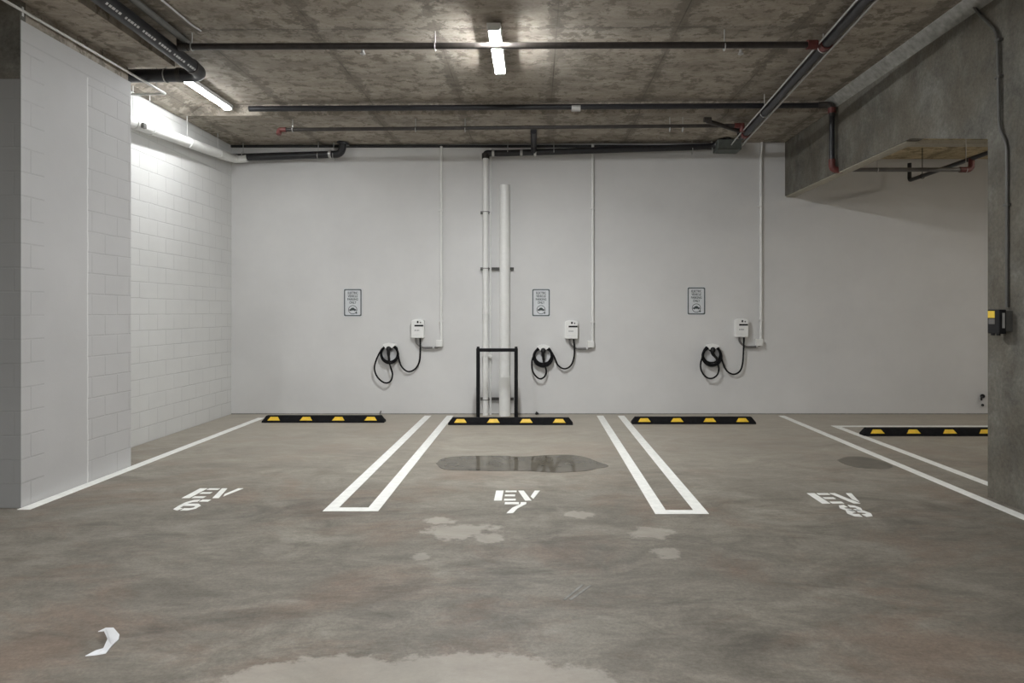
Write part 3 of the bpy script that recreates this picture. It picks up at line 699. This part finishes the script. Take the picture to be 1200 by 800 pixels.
# big drain along the left slab edge with the elbow and short run to the left
xp, zp, ye = -3.70, 4.30, 7.53
t = thing('drain_pipe', (xp, ye, zp-.07), 'big black drain pipe along the left ceiling edge turning left above the strip light', 'pipe')
MB().tube(fillet([(xp-.01, 1.5, 4.42), (xp, ye, zp), (-4.60, ye, zp-.01)], .17, 10), .072, 20).build('pipe', M['blackpipe'], t)
pm = MB()
for k in range(34):
    yy = 5.75+k*.045
    if k % 6 == 5: continue
    zc_ = 4.42+(zp-4.42)*(yy-1.5)/(ye-1.5)
    n_ = Vector((.72, 0, -.69)); p_ = Vector((xp-.005, yy, zc_))+n_*.0755; u_ = Vector((.69, 0, .72))*.011; v_ = Vector((0, .013+.004*(k % 3), 0))
    pm.add([p_-u_-v_, p_+u_-v_, p_+u_+v_, p_-u_+v_], [(0, 1, 2, 3)])
pm.build('printed_marking', M['galv'], t)['kind'] = 'stuff'
for p0, p1 in (((xp, ye-.28, zp+.004), (xp, ye-.23, zp+.004)), ((xp-.24, ye, zp), (xp-.29, ye, zp))): MB().cyl(p0, p1, .079, 20).build('band_clamp', M['darkpipe'], t)
rod(-4.12, ye, zp+.07, 4.5, t, R=.077); rod(xp-.2, ye-.05, zp+.07, 4.5, t)
MB().cyl((-4.62, ye, zp-.01), (-4.57, ye, zp-.01), .082, 20).build('end_ring', M['galv'], t)
tag(MB().tube([(xp+.17, 1.5, 4.43), (xp+.13, 7.0, 4.42)], .032, 12).build('grey_pipe', M['conduit']), 'grey pipe running alongside the big black drain at the left ceiling edge', 'pipe')
tag(MB().tube(fillet([(-3.37, 2.0, 4.47), (-3.37, 6.62, 4.47), (-3.37, 6.80, 4.49)], .05), .010, 8).build('metal_conduit', M['galv']), 'short thin white conduit on the ceiling right of the big black drain', 'conduit')
t = thing('small_pipe', (-4.3, 7.87, 4.19), 'thin cream painted pipe hung along the top of the white pier on the left', 'pipe')
MB().tube(fillet([(-4.37, 4.0, 4.21), (-4.31, 7.87, 4.20), (-4.93, 7.87, 4.19)], .03), .013, 10).build('pipe', M['whitepipe'], t)
for yy in (6.76, 7.72): rod(-4.335, yy, 4.21, 4.45, t, r=.004, mat='greypipe')
MB().cyl((-4.36, 5.72, 4.16), (-4.36, 5.72, 4.24), .02, 10).build('clamp', M['whitemetal'], t)

# ------------------------------------------------------------------ conduit and device on the column
xc_ = 4.035
P_ = lambda px, py: Vector((xc_, F*xc_/(px-PX), H-(py-PY)*xc_/(px-PX)))
t = thing('column_conduit', P_(1180, 362), 'grey electrical conduit running down the beam and the concrete column', 'conduit')
MB().tube(fillet([P_(1132, -12), P_(1137, 2), P_(1148, 17), P_(1169, 38), P_(1171, 150), P_(1180, 168), P_(1180, 360)], .08), .014, 10).build('pipe', M['conduit'], t)
for py in (47, 90, 240): 
    q_ = P_(1170 if py < 150 else 1180, py); MB().box(xc_-.016, 4.06, q_.y-.03, q_.y+.03, q_.z-.01, q_.z+.01).build('strap', M['conduit'], t)
y0, y1 = 5.70, 5.85; xl_, xm = 3.925, 4.05; z1, z0 = at(0, 362.5, 5.75).z, at(0, 391, 5.75).z
t = thing('control_box', (4.05, 5.77, z0), 'black control box with a yellow label mounted on the concrete column', 'control box')
MB().bevbox(xl_, xl_+.06, y0, y1, z0, z1, .008).build('cover', M['black'], t)
MB().bevbox(xl_+.055, xm, y0+.015, y1-.015, z0+.02, z1-.01, .006).build('housing', M['conduit'], t)
MB().box(xl_-.003, xl_, y0+.055, y1-.01, z1-.072, z1-.012).build('yellow_label', M['labelyellow'], t)
MB().box(xl_-.003, xl_, y0+.055, y1-.02, z1-.125, z1-.08).build('grey_label', M['greypipe'], t)
MB().box(xl_+.025, xl_+.045, y0-.004, y0, z0+.05, z1-.03).build('hinge_plate', M['galv'], t)
MB().cyl((xl_+.02, y0+.04, z0-.015), (xl_+.02, y0+.04, z0), .016).build('cable_gland', M['black'], t)
MB().cyl((xl_+.02, y1-.04, z0-.015), (xl_+.02, y1-.04, z0), .016).build('cable_gland', M['black'], t)
# wall tap at the far right
t = thing('wall_tap', W(1151, 470), 'small dark tap fitting low on the back wall beside the column', 'tap')
MB().tube([W(1151.5, 464), W(1151.5, 464, .06)], .035, 12).tube(fillet([W(1151.5, 465, .05), W(1150, 466, .12), W(1150, 469, .12)], .02), .014, 10).build('spout', M['black'], t)
MB().cyl(W(1151.5, 474.5), W(1151.5, 474.5, .04), .022, 12).build('outlet', M['darkgap'], t)

# ------------------------------------------------------------------ camera, world
cam = bpy.data.cameras.new('camera'); co = bpy.data.objects.new('camera', cam); COL.objects.link(co)
co.location = (0, 0, H); co.rotation_euler = (math.pi/2, 0, 0)
cam.sensor_width = 36; cam.sensor_fit = 'HORIZONTAL'; cam.lens = 36*F/1200
cam.shift_x = -(PX-600)/1200; cam.shift_y = -(400-PY)/1200
cam.clip_start = 0.05
sc.camera = co
w = bpy.data.worlds.new('world'); sc.world = w; w.use_nodes = True
w.node_tree.nodes['Background'].inputs[0].default_value = (0.5, 0.52, 0.55, 1); w.node_tree.nodes['Background'].inputs[1].default_value = 0.2
sc.view_settings.view_transform = 'Standard'; sc.view_settings.look = 'None'; sc.view_settings.exposure = 0.6; sc.view_settings.gamma = 1
